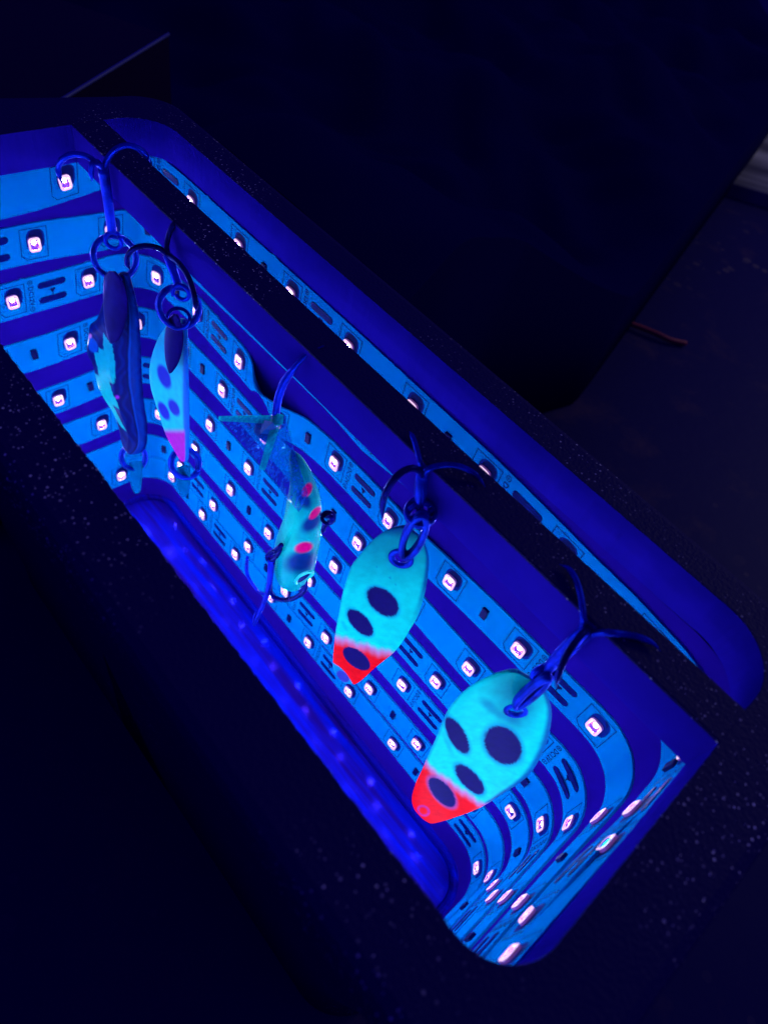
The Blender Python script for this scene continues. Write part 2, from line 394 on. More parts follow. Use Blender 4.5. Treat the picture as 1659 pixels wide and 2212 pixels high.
def led_mesh():
    b = B(); o = rrect(2.5, 3.15, .75); i1 = rrect(1.72, 2.3, .42); n = len(o)
    lv = [[(x, y, -.2) for x, y in o], [(x, y, .42) for x, y in o], [(x * .94, y * .95, .5) for x, y in o], [(x, y, .5) for x, y in i1], [(x * .9, y * .92, .1) for x, y in i1]]
    for q in lv: b.v += q
    for i, mi in ((0, 3), (1, 0), (2, 0), (3, 1)):
        for k in range(n):
            k2 = (k + 1) % n; b.f.append((i * n + k, i * n + k2, (i + 1) * n + k2, (i + 1) * n + k)); b.mi.append(mi)
    b.f.append(tuple(range(4 * n, 5 * n))); b.mi.append(1)
    return b.mesh('led', False, [M['led_frame'], M['led_well'], M['led_die'], M['led_side']])
LEDM = led_mesh()
b = B(); m_ = 12
b.add([(.36 * math.cos(2 * math.pi * k / m_), .38 + .42 * math.sin(2 * math.pi * k / m_), .16) for k in range(m_)] + [(.34 * math.cos(2 * math.pi * k / m_), .38 + .40 * math.sin(2 * math.pi * k / m_), .1) for k in range(m_)], [tuple(range(m_))] + [(k, k + m_, (k + 1) % m_ + m_, (k + 1) % m_) for k in range(m_)])
dm = b.mesh('led_die', False, [M['led_die']])
# the die is welded into the LED mesh so that each LED is one piece
bm = bmesh.new(); bm.from_mesh(LEDM); k0 = len(bm.faces); bm.from_mesh(dm); bm.faces.ensure_lookup_table()
for f in bm.faces[k0:]: f.material_index = 2
bm.to_mesh(LEDM); bm.free()
b = B(); o_ = rrect(1.3, 2.5, .12); n = len(o_)
b.add([(x, y, -.1) for x, y in o_] + [(x, y, .42) for x, y in o_] + [(x * .9, y * .93, .5) for x, y in o_],
      [(k, (k + 1) % n, (k + 1) % n + n, k + n) for k in range(n)] + [(k + n, (k + 1) % n + n, (k + 1) % n + 2 * n, k + 2 * n) for k in range(n)] + [tuple(range(2 * n, 3 * n))])
RESM = b.mesh('resistor', False, [M['resistor']])
# text outlines
def text_mesh(txt, size):
    cu = bpy.data.curves.new('t', 'FONT'); cu.body = txt; cu.size = size; cu.align_x = 'CENTER'; cu.align_y = 'CENTER'; cu.resolution_u = 2; cu.offset = .02
    o = bpy.data.objects.new('t', cu); S.collection.objects.link(o)
    dg = bpy.context.evaluated_depsgraph_get(); me = bpy.data.meshes.new_from_object(o.evaluated_get(dg))
    r = ([(v.co.x, v.co.y) for v in me.vertices], [tuple(p.vertices) for p in me.polygons])
    bpy.data.objects.remove(o); bpy.data.meshes.remove(me); return r
TXT = text_mesh('DC12V', 1.45)
def flat(b, row, s0, pts, fs, h, mi=0):
    b.add([smap(row, s0 + x, y, h) for x, y in pts], fs, mi)
def band(b, row, s0, loop, wd, h, closed=True, mi=0):       # a printed line of width wd along a loop
    n = len(loop); L2 = []
    for i in range(n if closed else n - 1):
        a, c = Vector(loop[i]), Vector(loop[(i + 1) % n]); t = (c - a).normalized(); q = Vector((-t.y, t.x)) * wd / 2; e = t * wd / 2
        flat(b, row, s0, [a - q - e, c - q + e, c + q + e, a + q - e], [(0, 1, 2, 3)], h + .0006 * (i % 7), mi)
def disc(b, row, s0, cx, cy, rx, ry, h, n=12, mi=0):
    flat(b, row, s0, [(cx + rx * math.cos(2 * math.pi * k / n), cy + ry * math.sin(2 * math.pi * k / n)) for k in range(n)], [tuple(range(n))], h, mi)
for row, (pad0, zl) in enumerate(ROWS):
    b = B(); n = int((SMAX - SMIN - 2) / .8); prev = None
    rnd = random.Random(row)
    for i in range(n + 1):
        s = SMIN + 1 + (SMAX - SMIN - 2) * i / n
        e1 = rnd.uniform(-.04, .04) + (.28 if rnd.random() < .012 else 0); e2 = rnd.uniform(-.04, .04)
        ring = [smap(row, s, -SW / 2 + e2, 0), smap(row, s, -SW / 2 + e2, HS), smap(row, s, SW / 2 + e1, HS), smap(row, s, SW / 2 + e1, 0)]
        b.v += [tuple(q) for q in ring]
        if i:
            k = len(b.v) - 8
            for a, c in ((0, 1), (1, 2), (2, 3), (3, 0)):
                b.f.append((k + a, k + c, k + 4 + c, k + 4 + a)); b.mi.append(0)
    strip = b.build('led_strip', [M['strip']], None, smooth=False); adopt(box, strip)
    strip['label'] = ['topmost LED strip just under the rim', 'second LED strip from the top, mostly behind the crossbar', 'third LED strip from the top, lifting off the wall near the crankbait',
                      'fourth LED strip from the top', 'fifth LED strip from the top', 'sixth LED strip from the top', 'seventh LED strip, touching the lowest', 'lowest LED strip just above the box floor'][row]
    pr = B()
    def place(me, s, v, h, name, rot=0):
        c = smap(row, s, v, h); t = (smap(row, s + .5, v, h) - smap(row, s - .5, v, h)).normalized(); u = (smap(row, s, v + .5, h) - smap(row, s, v - .5, h)).normalized()
        nn = t.cross(u); 
        if nn.dot(path(s, c.z)[2]) < 0: t = -t; nn = t.cross(u)
        u = nn.cross(t)
        o = bpy.data.objects.new(name, me); S.collection.objects.link(o)
        mt = Matrix((t, u, nn)).transposed().to_4x4(); mt.translation = c * MM
        o.parent = strip; o.matrix_world = mt
        o.matrix_parent_inverse = Matrix.Identity(4)
        o.matrix_basis = mt
    k0 = math.floor((SMIN + 4 - pad0) / (3 * STEP)); k1 = math.ceil((SMAX - 4 - pad0) / (3 * STEP))
    for k in range(k0, k1 + 1):
        ps = pad0 + 3 * STEP * k
        for off in (.5, 1.5, 2.5):
            s = ps + off * STEP
            if not SMIN + 5 < s < SMAX - 5: continue
            front = 165 < s < 240 or -105 < s < -50
            place(LEDM, s, -.15 + rnd.uniform(-.12, .12), HS, 'led')
            x0, y0 = 2.75, 3.25
            band(pr, row, s, [(-x0, y0), (x0, y0), (x0, -y0), (-x0 + 1.0, -y0), (-x0, -y0 + 1.0)], .13, HS + .03)
            o = rrect(3.7, 4.3, 1.3, 3); flat(pr, row, s + .1, [(x + .25, y + .75) for x, y in o], [tuple(range(len(o)))], HS + .028, 1)  # two darker rounded patches drawn behind each LED, shifted upwards
            o = rrect(2.9, 3.3, 1.2, 3); flat(pr, row, s + .1, [(x + .35, y + 1.15) for x, y in o], [tuple(range(len(o)))], HS + .034, 0)
        s = ps + 2 * STEP
        if SMIN + 5 < s < SMAX - 5: place(RESM, s, .2, HS, 'resistor')
        if not SMIN + 9 < ps < SMAX - 9: continue
        q = B()
        for y in (1.75, -1.75):
            o = rrect(6.2, 1.5, .74, 5)
            for g in range(1):
                flat(q, row, ps, [(x + .3, yy + y) for x, yy in o] + [(x * .97 + .3, yy * .9 + y) for x, yy in o], [], HS)
                n = len(o); kk = len(q.v) - 2 * n
                for i in range(n): q.f.append((kk + i, kk + (i + 1) % n, kk + n + (i + 1) % n, kk + n + i)); q.mi.append(0)
                for i in range(n, 2 * n):
                    pass
                # slightly domed top
                for i in range(n, 2 * n):
                    x, yy = o[i - n]; q.v[kk + i] = tuple(smap(row, ps + x * .97 + .3, yy * .9 + y, HS + .12))
                q.f.append(tuple(range(kk + n, kk + 2 * n))); q.mi.append(0)
        po = q.build('solder_pad', [M['pad']], None, smooth=False); po.parent = strip
        # scissors / heart mark between the pads
        disc(pr, row, ps, .1, .35, .32, .3, HS + .03); disc(pr, row, ps, .65, .35, .32, .3, HS + .032)
        flat(pr, row, ps, [(-.2, .25), (.95, .25), (.38, -.45)], [(0, 1, 2)], HS + .034)
        band(pr, row, ps, [(.38, -.2), (.38, -.85)], .18, HS + .036, False)
        # DC12V reads down across the strip, plus above and minus below
        flat(pr, row, ps - 4.35, [(y, -x) for x, y in TXT[0]], TXT[1], HS + .03)
        for yy, kind in ((3.1, '+'), (-3.1, '-')):
            c = [(.48 * math.cos(2 * math.pi * i / 12), yy + .48 * math.sin(2 * math.pi * i / 12)) for i in range(12)]
            band(pr, row, ps - 4.35, c, .12, HS + .03)
            band(pr, row, ps - 4.35, [(0, yy - .28), (0, yy + .28)], .11, HS + .037, False)
            if kind == '+': band(pr, row, ps - 4.35, [(-.28, yy), (.28, yy)], .11, HS + .039, False)
    po = pr.build('printed_marking', [M['print'], M['led_patch']], None, smooth=False); po.parent = strip
for o in bpy.data.objects:                   # children of the strips are modelled in world millimetres
    if o.parent and o.parent.name.startswith('led_strip'): o.parent.matrix_basis = Matrix.Identity(4)

# ------------------------------------------------------------------ lures
def smooth01(a, b_, x):
    t = max(0., min(1., (x - a) / (b_ - a))); return t * t * (3 - 2 * t)
def mixc(a, c, t): return tuple(x + (y - x) * t for x, y in zip(a, c))
TEAL, RED, NAVY, PINK = (.0, .68, .50), (1.0, .0, .004), (.007, .0015, .085), (.50, .003, .38)
def ell(px, py, c, a, b_, ang):              # signed radius in a tilted ellipse (1 on the edge)
    g = math.radians(ang); dx, dy = px - c[0], py - c[1]
    return math.hypot((dx * math.cos(g) + dy * math.sin(g)) / a, (-dx * math.sin(g) + dy * math.cos(g)) / b_)
class Frame:
    def __init__(s, origin, yaw, tilt):
        s.o = Vector(origin); s.w = Vector((math.cos(yaw), math.sin(yaw), 0))
        fwd = Vector((math.sin(yaw), -math.cos(yaw), 0))      # towards the viewer
        s.a = (Vector((0, 0, -1)) * math.cos(tilt) + Vector((0, -1, 0)) * math.sin(tilt))
        s.a = (s.a - s.w * s.a.dot(s.w)).normalized()
        s.n = s.w.cross(s.a).normalized()
        if s.n.dot(fwd) < 0: s.n = -s.n
    def uv(s, q):
        d = ray(*q); t = (s.o - CAM).dot(s.n) / d.dot(s.n); r = CAM + d * t - s.o
        return (r.dot(s.w), r.dot(s.a))
    def at(s, u, v, h=0): return s.o + s.w * u + s.a * v + s.n * h
def spoon(name, fr, outline, colour, hole=None, th=.7, conc=1.0, nu=70, nv=180, matl=None, ridge=0, back=None):
    uv = [fr.uv(q) for q in outline]
    uv = [(p.x, p.y) for p in smoothpath([Vector((u, v, 0)) for u, v in uv] + [Vector((*uv[0], 0))], 5)]
    v0, v1 = min(v for u, v in uv), max(v for u, v in uv); rows = []
    for j in range(nv + 1):
        t = j / nv; t = .5 - .5 * math.cos(math.pi * t)
        v = v0 + 1e-3 + (v1 - v0 - 2e-3) * t; xs = []
        for (a, c), (d, e) in zip(uv, uv[1:] + uv[:1]):
            if (c - v) * (e - v) < 0: xs.append(a + (d - a) * (v - c) / (e - c))
        if len(xs) < 2: continue
        rows.append((v, min(xs), max(xs)))
    bm = bmesh.new(); cl = bm.loops.layers.float_color.new('paint'); vcol = {}
    wmax = max(r - l for v, l, r in rows)
    F_, K_ = [], []
    for v, l, r in rows:
        fa, ba = [], []
        for i in range(nu + 1):
            x = -1 + 2 * i / nu; x2 = math.sin(x * math.pi / 2)
            u = (l + r) / 2 + (r - l) / 2 * x2
            dish = conc * ((r - l) / wmax) ** 2 * (x2 * x2) + ridge * (abs(x2)) * (r - l) / wmax
            edge = (1 - abs(x2) ** 8)
            f = fr.at(u, v, dish + th / 2 * edge); k = fr.at(u, v, dish - th / 2 * edge)
            vf = bm.verts.new(f * MM); vk = bm.verts.new(k * MM)
            c = colour(*pix(fr.at(u, v, dish)), u, v, x2)
            vcol[vf] = c; vcol[vk] = back or c; fa.append((vf, u, v)); ba.append((vk, u, v))
        F_.append(fa); K_.append(ba)
    def ok(u, v): return hole is None or math.hypot(u - hole[0], v - hole[1]) > hole[2]
    for G, rev in ((F_, False), (K_, True)):
        for a, c in zip(G, G[1:]):
            for i in range(nu):
                q = [a[i], a[i + 1], c[i + 1], c[i]]
                if all(ok(x[1], x[2]) for x in q):
                    vs = [x[0] for x in q]
                    bm.faces.new(vs[::-1] if rev else vs)
    for a, c, k, d in ((F_[j][0], F_[j + 1][0], K_[j][0], K_[j + 1][0]) for j in range(len(F_) - 1)): bm.faces.new((a[0], c[0], d[0], k[0]))
    for a, c, k, d in ((F_[j][-1], F_[j + 1][-1], K_[j][-1], K_[j + 1][-1]) for j in range(len(F_) - 1)): bm.faces.new((c[0], a[0], k[0], d[0]))
    for G in (0, -1):
        for i in range(nu): bm.faces.new((F_[G][i][0], F_[G][i + 1][0], K_[G][i + 1][0], K_[G][i][0]))
    for f in bm.faces:
        f.smooth = True
        for l_ in f.loops: l_[cl] = (*vcol[l_.vert], 1)
    bmesh.ops.recalc_face_normals(bm, faces=bm.faces)
    me = bpy.data.meshes.new(name); bm.to_mesh(me); bm.free()
    return link(name, me, None, [matl or M['paint']])
def hook_arm(b, j, ang, g, rise, drop, r, tip=2.2):   # an arm of a treble hook hung upside down: out, over and down
    d = Vector((math.cos(ang), math.sin(ang), 0)); pts = []
    for i in range(13):
        t = i / 12 * math.pi
        pts.append(j + d * (g / 2 * (1 - math.cos(t))) + Vector((0, 0, rise * math.sin(t))))
    e = pts[-1]; pts.append(e + Vector((0, 0, -drop * .5)) + d * .1); pts.append(e + Vector((0, 0, -drop)))
    tube(b, pts, lambda t: r * (1 if t < .86 else max(.12, 1 - (t - .86) / .14)), 8, 3)
def treble(root_parts, j, base, arms, r_sh, r_arm, m, g, rise, drops, eye=1.4):
    b = B(); j = Vector(j); base = Vector(base)
    tube(b, [j + Vector((0, 0, .6)), j, j.lerp(base, .3), j.lerp(base, .7), base], lambda t: r_sh * (1.12 - .25 * t), 12, 6)
    coil(b, base + (base - j).normalized() * (eye * .9), eye, r_arm * .95, (.8, -.5, 0), 1)
    sh = b.build('treble_hook', [m])
    for a, dr, rs in zip(arms, drops, rise):
        q = B(); hook_arm(q, j, math.radians(a), g, rs, dr, r_arm)
        o = q.build('hook_arm', [m]); o.parent = sh
    root_parts.append(sh)

# --- widest spoon, right end
z5 = lambda pts: zz(pts, 1020, 1400, 2.44)
out5 = z5([(650, 728), (560, 745), (450, 790), (360, 850), (290, 930), (250, 1010), (210, 1110), (165, 1210), (125, 1310), (85, 1400), (60, 1490), (65, 1560), (100, 1620), (150, 1655), (200, 1665), (270, 1650), (350, 1620), (440, 1580), (520, 1535), (620, 1465), (700, 1410), (780, 1340), (840, 1250), (885, 1150), (910, 1060), (920, 970), (905, 900), (870, 840), (820, 790), (750, 750), (700, 733)])
fr5 = Frame(P(*z5([(700, 965)])[0], 32.6), math.radians(40), math.radians(7))
def col5(px, py, u, v, x):
    a, b_ = (px / .8525 - 1020) * 2.44, (py / .8525 - 1400) * 2.44
    # boundary of the dipped red tip
    d = (b_ - 1275) - (a - 135) * .70
    wob = 5 * math.sin(a * .05) + 4 * math.sin(a * .13 + 1)
    c = TEAL
    top = smooth01(1300, 760, b_ + a * .35) 
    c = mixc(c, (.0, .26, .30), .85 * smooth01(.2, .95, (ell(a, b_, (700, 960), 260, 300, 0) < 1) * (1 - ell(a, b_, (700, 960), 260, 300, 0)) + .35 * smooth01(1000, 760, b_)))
    for cc, rx, ry, an, k in (((530, 930), 75, 38, 38, .55), ((640, 1005), 120, 30, 25, .45), ((780, 900), 60, 120, 0, .25), ((280, 1170), 90, 18, 65, .3)):
        e = ell(a, b_, cc, rx, ry, an); c = mixc(c, (.0, .07, .25), k * smooth01(1.25, .2, e))
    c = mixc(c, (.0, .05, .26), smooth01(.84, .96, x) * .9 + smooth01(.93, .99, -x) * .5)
    c = mixc(c, (.75, .10, .35), smooth01(-10, 32, d + wob) * .8)
    c = mixc(c, RED, smooth01(14, 72, d + wob))
    for cc, rx, ry, an in (((620, 1178), 132, 100, 48), ((338, 1120), 122, 50, 60), ((415, 1390), 118, 50, 47), ((245, 1470), 112, 52, 49)):
        e = ell(a, b_, cc, rx, ry, an); c = mixc(c, (.0, .10, .38), .6 * smooth01(1.32, .98, e)); c = mixc(c, NAVY, smooth01(1.04, .97, e))
    e = ell(a, b_, (130, 1585), 42, 34, 30); c = mixc(c, (.40, .03, .30), .55 * (smooth01(1.1, .9, e) - smooth01(.75, .5, e)))
    return c
t5 = empty('spoon_lure', fr5.o)
tag(t5, 'widest teal spoon lure with four dark ovals and red tip, rightmost on the crossbar', 'fishing lure', 'fishing lures hung on the crossbar')
parts = [spoon('spoon_blade', fr5, out5, col5, hole=(0, 0, 1.15), conc=.9)]
def grommet(fr, r, wr, m):
    b = B(); tube(b, [fr.at(r * math.cos(t * math.pi / 14), r * 1.05 * math.sin(t * math.pi / 14), .25) for t in range(28)], wr, 8, raw=True, closed=True)
    return b.build('eyelet', [m])
parts.append(grommet(fr5, 1.35, .42, M['ring']))
j5 = P(1275, 1388, 33.2); base5 = P(1172, 1462, 32.4)
def over_bar(px, py, y):                     # a point of a hook; where it crosses the bar it lies on top of it
    p = P(px, py, y)
    if p.z < .55 and p.y > 33.4:
        q = PZ(px, py, .55)
        if q.y > 33.0: return q
    return p
def hook_from(parts, zf, shank, r_sh, arms, eye_c, eye_r, m, md):
    b = B(); tube(b, [P(*zf([(x, y)])[0], d) for x, y, d in shank], r_sh, 12, 8)
    if eye_c: coil(b, P(*zf([eye_c[:2]])[0], eye_c[2]), eye_r, .42, (.8, -.5, .1), 1)
    hk = b.build('treble_hook', [m]); parts.append(hk)
    for pts, rr, mm in arms:
        q = B(); tube(q, [over_bar(*zf([(x, y)])[0], d) for x, y, d in pts], lambda t: rr * (1 if t < .8 else max(.15, 1 - (t - .8) / .2)), 10, 7)
        o = q.build('hook_arm', [mm]); o.parent = hk
hook_from(parts, z5, [(1140, 478, 33.4), (1085, 530, 33.2), (1000, 610, 33), (900, 715, 32.6), (835, 790, 32.3)], lambda t: .62 + .34 * math.sin(math.pi * min(1, t * 1.15)) * (1 - .25 * t),
  [([(985, 625, 32.4), (1060, 545, 33.1), (1106, 470, 33.8), (1116, 390, 34.6), (1100, 270, 35.6), (1070, 170, 36.5), (1025, 100, 37.1), (965, 72, 37.3)], .40, M['hook']),
   ([(960, 690, 32.2), (1060, 600, 32.8), (1130, 530, 33.6), (1180, 500, 34.2), (1270, 496, 35), (1370, 506, 36), (1460, 525, 36.9), (1545, 562, 37.6), (1592, 612, 38)], .42, M['hook']),
   ([(1140, 480, 33.2), (1110, 500, 31.6), (1060, 560, 30), (1010, 640, 28.6), (975, 720, 27.6), (955, 785, 27.2), (945, 830, 27.2)], .40, M['hookdark'])],
  (868, 752, 32.3), 1.3, M['hook'], M['hookdark'])
b = B(); q1, q2 = P(1180, 1460, 31.9), P(1118, 1518, 31.4)
mid = (q1 + q2) / 2; ax = (q2 - q1).normalized(); rr_ = (q2 - q1).length / 2 + .3
sd = ax.cross(Vector((.75, -.66, .1))).normalized()
tube(b, [mid + ax * rr_ * math.cos(t * math.pi / 20) + Vector((.66, .75, 0)) * .75 * math.sin(t * math.pi / 20) + Vector((.3, -.4, 0)) * .3 * math.sin(t * math.pi / 40) for t in range(40)], .52, 10, raw=True, closed=True)
tube(b, [mid + Vector((.35, -.55, .2)) + ax * rr_ * math.cos(t * math.pi / 20) + Vector((.66, .75, 0)) * .75 * math.sin(t * math.pi / 20) for t in range(40)], .48, 10, raw=True, closed=True)
parts.append(b.build('split_ring', [M['ring']]))
adopt(t5, *parts)

# --- second spoon
z4 = lambda pts: zz(pts, 820, 1050, 3.16)
out4 = z4([(620, 893), (540, 905), (470, 940), (400, 990), (330, 1060), (265, 1140), (235, 1180), (205, 1260), (180, 1340), (155, 1440), (140, 1530), (125, 1610), (105, 1710), (95, 1800), (85, 1880), (78, 1990), (80, 2040), (110, 2090), (160, 2135), (230, 2150), (270, 2150), (330, 2100), (400, 2030), (480, 1960), (570, 1880), (640, 1790), (700, 1690), (750, 1600), (790, 1500), (820, 1390), (840, 1270), (848, 1150), (835, 1080), (810, 1020), (770, 970), (710, 925), (660, 900)])
fr4 = Frame(P(*z4([(625, 1140)])[0], 32.6), math.radians(34), math.radians(7))
def col4(px, py, u, v, x):
    a, b_ = (px / .8525 - 820) * 3.16, (py / .8525 - 1050) * 3.16
    d = (b_ - 1745) - (a - 110) * .30; wob = 8 * math.sin(a * .04) + 5 * math.sin(a * .11)
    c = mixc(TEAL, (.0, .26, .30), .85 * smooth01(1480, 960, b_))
    for cc, rx, ry, an, k in (((620, 1150), 130, 110, 0, .5), ((535, 1292), 14, 9, 20, .8), ((580, 1345), 8, 7, 0, .7), ((170, 1680), 60, 20, 60, .3), ((350, 1850), 90, 14, 15, .35), ((430, 1210), 9, 9, 0, .5)):
        e = ell(a, b_, cc, rx, ry, an); c = mixc(c, (.0, .10, .30), k * smooth01(1.2, .3, e))
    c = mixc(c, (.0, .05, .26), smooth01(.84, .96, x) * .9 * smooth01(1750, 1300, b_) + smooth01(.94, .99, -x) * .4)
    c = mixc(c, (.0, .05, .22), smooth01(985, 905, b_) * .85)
    c = mixc(c, (.75, .10, .35), smooth01(-10, 45, d + wob) * .8)
    c = mixc(c, RED, smooth01(22, 105, d + wob))
    tipd = b_ - (1985 + .15 * (a - 78) + .0053 * (a - 78) ** 2) 
    if a < 262: 
        k = smooth01(-4, 6, tipd); c = mixc(c, (.0, .24, .48), k)
        e = ell(a, b_, (160, 2085), 62, 40, 40); c = mixc(c, (.04, .02, .30), k * .9 * smooth01(1.1, .8, e))
    for cc, rx, ry, an in (((478, 1485), 148, 90, 42), ((298, 1655), 135, 64, 47), ((268, 1943), 128, 66, 38)):
        e = ell(a, b_, cc, rx, ry, an); c = mixc(c, (.0, .12, .40), .6 * smooth01(1.25, .98, e) * (0 if cc[1] > 1900 else 1)); c = mixc(c, NAVY, smooth01(1.03, .975, e))
    return c
t4 = empty('spoon_lure', fr4.o)
tag(t4, 'long teal spoon lure with two dark ovals above its red tip, second from right', 'fishing lure', 'fishing lures hung on the crossbar')
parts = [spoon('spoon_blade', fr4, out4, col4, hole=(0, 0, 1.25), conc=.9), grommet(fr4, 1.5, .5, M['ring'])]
j4 = P(905, 1012, 33.0); base4 = P(905, 1085, 32.4)
hook_from(parts, z4, [(790, 455, 33.4), (785, 520, 33.2), (775, 640, 32.8), (765, 760, 32.4)], lambda t: .62 + .25 * math.sin(math.pi * min(1, t * 1.1)),
  [([(785, 500, 33.2), (780, 440, 33.8), (768, 370, 34.5), (752, 300, 35.1), (728, 220, 35.8), (705, 165, 36.2), (686, 135, 36.4)], .36, M['hook']),
   ([(800, 520, 33), (812, 470, 33.3), (850, 432, 34), (930, 410, 34.9), (1020, 406, 35.9), (1110, 424, 36.8), (1195, 468, 37.5), (1255, 525, 38), (1292, 582, 38.3)], .40, M['hook']),
   ([(785, 490, 33), (770, 455, 32.2), (725, 432, 31), (655, 445, 29.6), (580, 500, 28.2), (515, 590, 27.2), (478, 690, 26.8), (470, 780, 26.8), (474, 865, 26.8)], .46, M['hookdark'])],
  (768, 790, 32.4), 1.5, M['hook'], M['hookdark'])
b = B(); q1, q2 = P(915, 1108, 31.9), P(876, 1196, 31.2); mid = (q1 + q2) / 2; ax = (q2 - q1).normalized(); rr_ = (q2 - q1).length / 2
sd = Vector((.8, .6, .1)); sd = (sd - ax * sd.dot(ax)).normalized()
for k_, dd in ((0, Vector((0, 0, 0))), (1, Vector((.5, -.6, .15)))):
    tube(b, [mid + dd + ax * rr_ * math.cos(t * math.pi / 20) + sd * 1.15 * math.sin(t * math.pi / 20) for t in range(40)], .50, 10, raw=True, closed=True)
parts.append(b.build('split_ring', [M['ring']]))
b = B(); coil(b, P(908, 1108, 32.4), 1.9, .36, (.2, -.3, 1), 2); parts.append(b.build('swivel_ring', [M['ring']]))
adopt(t4, *parts)

# --- pointed spoon with pink tip
o2 = [(378, 690), (360, 705), (345, 730), (333, 765), (328, 800), (331, 835), (340, 870), (350, 905), (362, 940), (378, 970), (392, 992), (402, 998), (409, 990), (412, 960), (414, 920), (414, 870), (412, 820), (409, 770), (407, 730), (403, 700), (392, 688)]
fr2 = Frame(P(386, 705, 32.0), math.radians(6), math.radians(3))
def col2(px, py, u, v, x):
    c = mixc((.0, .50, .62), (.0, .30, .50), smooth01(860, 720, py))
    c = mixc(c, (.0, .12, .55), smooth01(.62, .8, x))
    for cc, rx, ry, an in (((359, 812), 25, 11, 68), ((358, 886), 20, 8.5, 62), ((380, 879), 18, 9, 62)):
        e = ell(px, py, cc, rx, ry, an); c = mixc(c, (.01, .015, .40), smooth01(1.35, .9, e))
    c = mixc(c, PINK, smooth01(922, 936, py) * (1 - smooth01(.72, .82, x)))
    return c
t2 = empty('spoon_lure', fr2.o)
tag(t2, 'slim pointed teal spoon lure with pink tip and a dull blade, second from the left', 'fishing lure', 'fishing lures hung on the crossbar')
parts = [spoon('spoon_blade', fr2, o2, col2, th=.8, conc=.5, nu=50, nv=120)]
def blade(fr, outl, m, h=1.5, conc=-.6):
    o = spoon('spinner_blade', fr, outl, lambda *a: (.5, .5, .5), th=.5, conc=conc, nu=24, nv=60, matl=m); return o
frb = Frame(P(378, 690, 30.3), math.radians(20), math.radians(3))
parts.append(blade(frb, [(375, 678), (362, 690), (354, 712), (351, 740), (354, 770), (362, 795), (369, 806), (376, 800), (384, 785), (390, 760), (393, 730), (391, 705), (386, 684)], M['blade']))
j2 = P(363, 551, 32.6); base2 = P(386, 616, 32.3)
b = B(); tube(b, [j2, j2.lerp(base2, .5), base2], lambda t: .82 - .15 * t, 12, 6); coil(b, P(392, 632, 32.2), 1.35, .38, (.6, -.8, .2), 1)
hk = b.build('treble_hook', [M['hook']]); parts.append(hk)
for pts in ([(363, 551, 32.6), (361, 530, 33), (366, 505, 33.6), (373, 490, 34.0), (382, 478, 34.8)],
            [(363, 551, 32.6), (345, 537, 31.2), (318, 531, 29.5), (292, 536, 28), (277, 552, 27.2), (276, 570, 27), (283, 584, 27)],
            [(364, 551, 32.6), (384, 566, 31.5), (404, 592, 30.6), (417, 625, 30), (423, 655, 29.8), (424, 674, 29.8)]):
    q = B(); tube(q, [P(*a) for a in pts], lambda t: .46 * (1 if t < .85 else max(.15, 1 - (t - .85) / .15)), 8, 6); o = q.build('hook_arm', [M['hookdark']]); o.parent = hk
b = B(); c_ = P(387, 664, 32); fw = (CAM - c_).normalized(); coil(b, c_, 3.3, .52, fw + Vector((.45, 0, .1)), 2); parts.append(b.build('split_ring', [M['ring']]))
b = B(); coil(b, P(386, 688, 31.4), 1.9, .32, fw + Vector((-.3, 0, .3)), 1); parts.append(b.build('swivel_ring', [M['ring']]))
b = B(); c_ = P(401, 1001, 32); coil(b, c_, 3.1, .55, fw + Vector((.2, .3, .3)), 2); parts.append(b.build('tail_ring', [M['ring']]))
frt = Frame(P(398, 1010, 31), math.radians(10), math.radians(2))
parts.append(spoon('tail_tab', frt, [(398, 1004), (386, 1008), (383, 1020), (384, 1045), (389, 1062), (398, 1073), (406, 1069), (411, 1052), (412, 1025), (410, 1010)], lambda *a: (0, .12, .4), th=.7, conc=0, nu=16, nv=30, matl=M['tab']))
adopt(t2, *parts)

# --- long dark spoon with jagged teal flash
o1 = [(262, 588), (240, 600), (228, 625), (218, 655), (206, 690), (190, 705), (186, 735), (184, 765), (196, 790), (205, 830), (220, 860), (240, 890), (254, 925), (262, 955), (275, 972), (290, 982), (305, 978), (314, 960), (314, 920), (308, 880), (303, 830), (301, 780), (299, 730), (297, 690), (292, 655), (284, 620), (275, 595)]
fr1 = Frame(P(268, 605, 32.0), math.radians(14), math.radians(3))
FLASH = zz([(440, 885), (470, 935), (497, 965), (515, 1080), (520, 1180), (505, 1222), (478, 1210), (500, 1290), (520, 1320), (540, 1385), (500, 1360), (530, 1420), (560, 1480), (590, 1535), (560, 1510), (500, 1430), (450, 1350), (410, 1280), (365, 1150), (410, 1170), (400, 1110), (385, 1055), (378, 1010), (405, 1015), (410, 985), (440, 1000)], 100, 500, 2.602)
def inside(x, y, poly):
    k = False
    for (a, b_), (c, d) in zip(poly, poly[1:] + poly[:1]):
        if (b_ > y) != (d > y) and x < (c - a) * (y - b_) / (d - b_) + a: k = not k
    return k
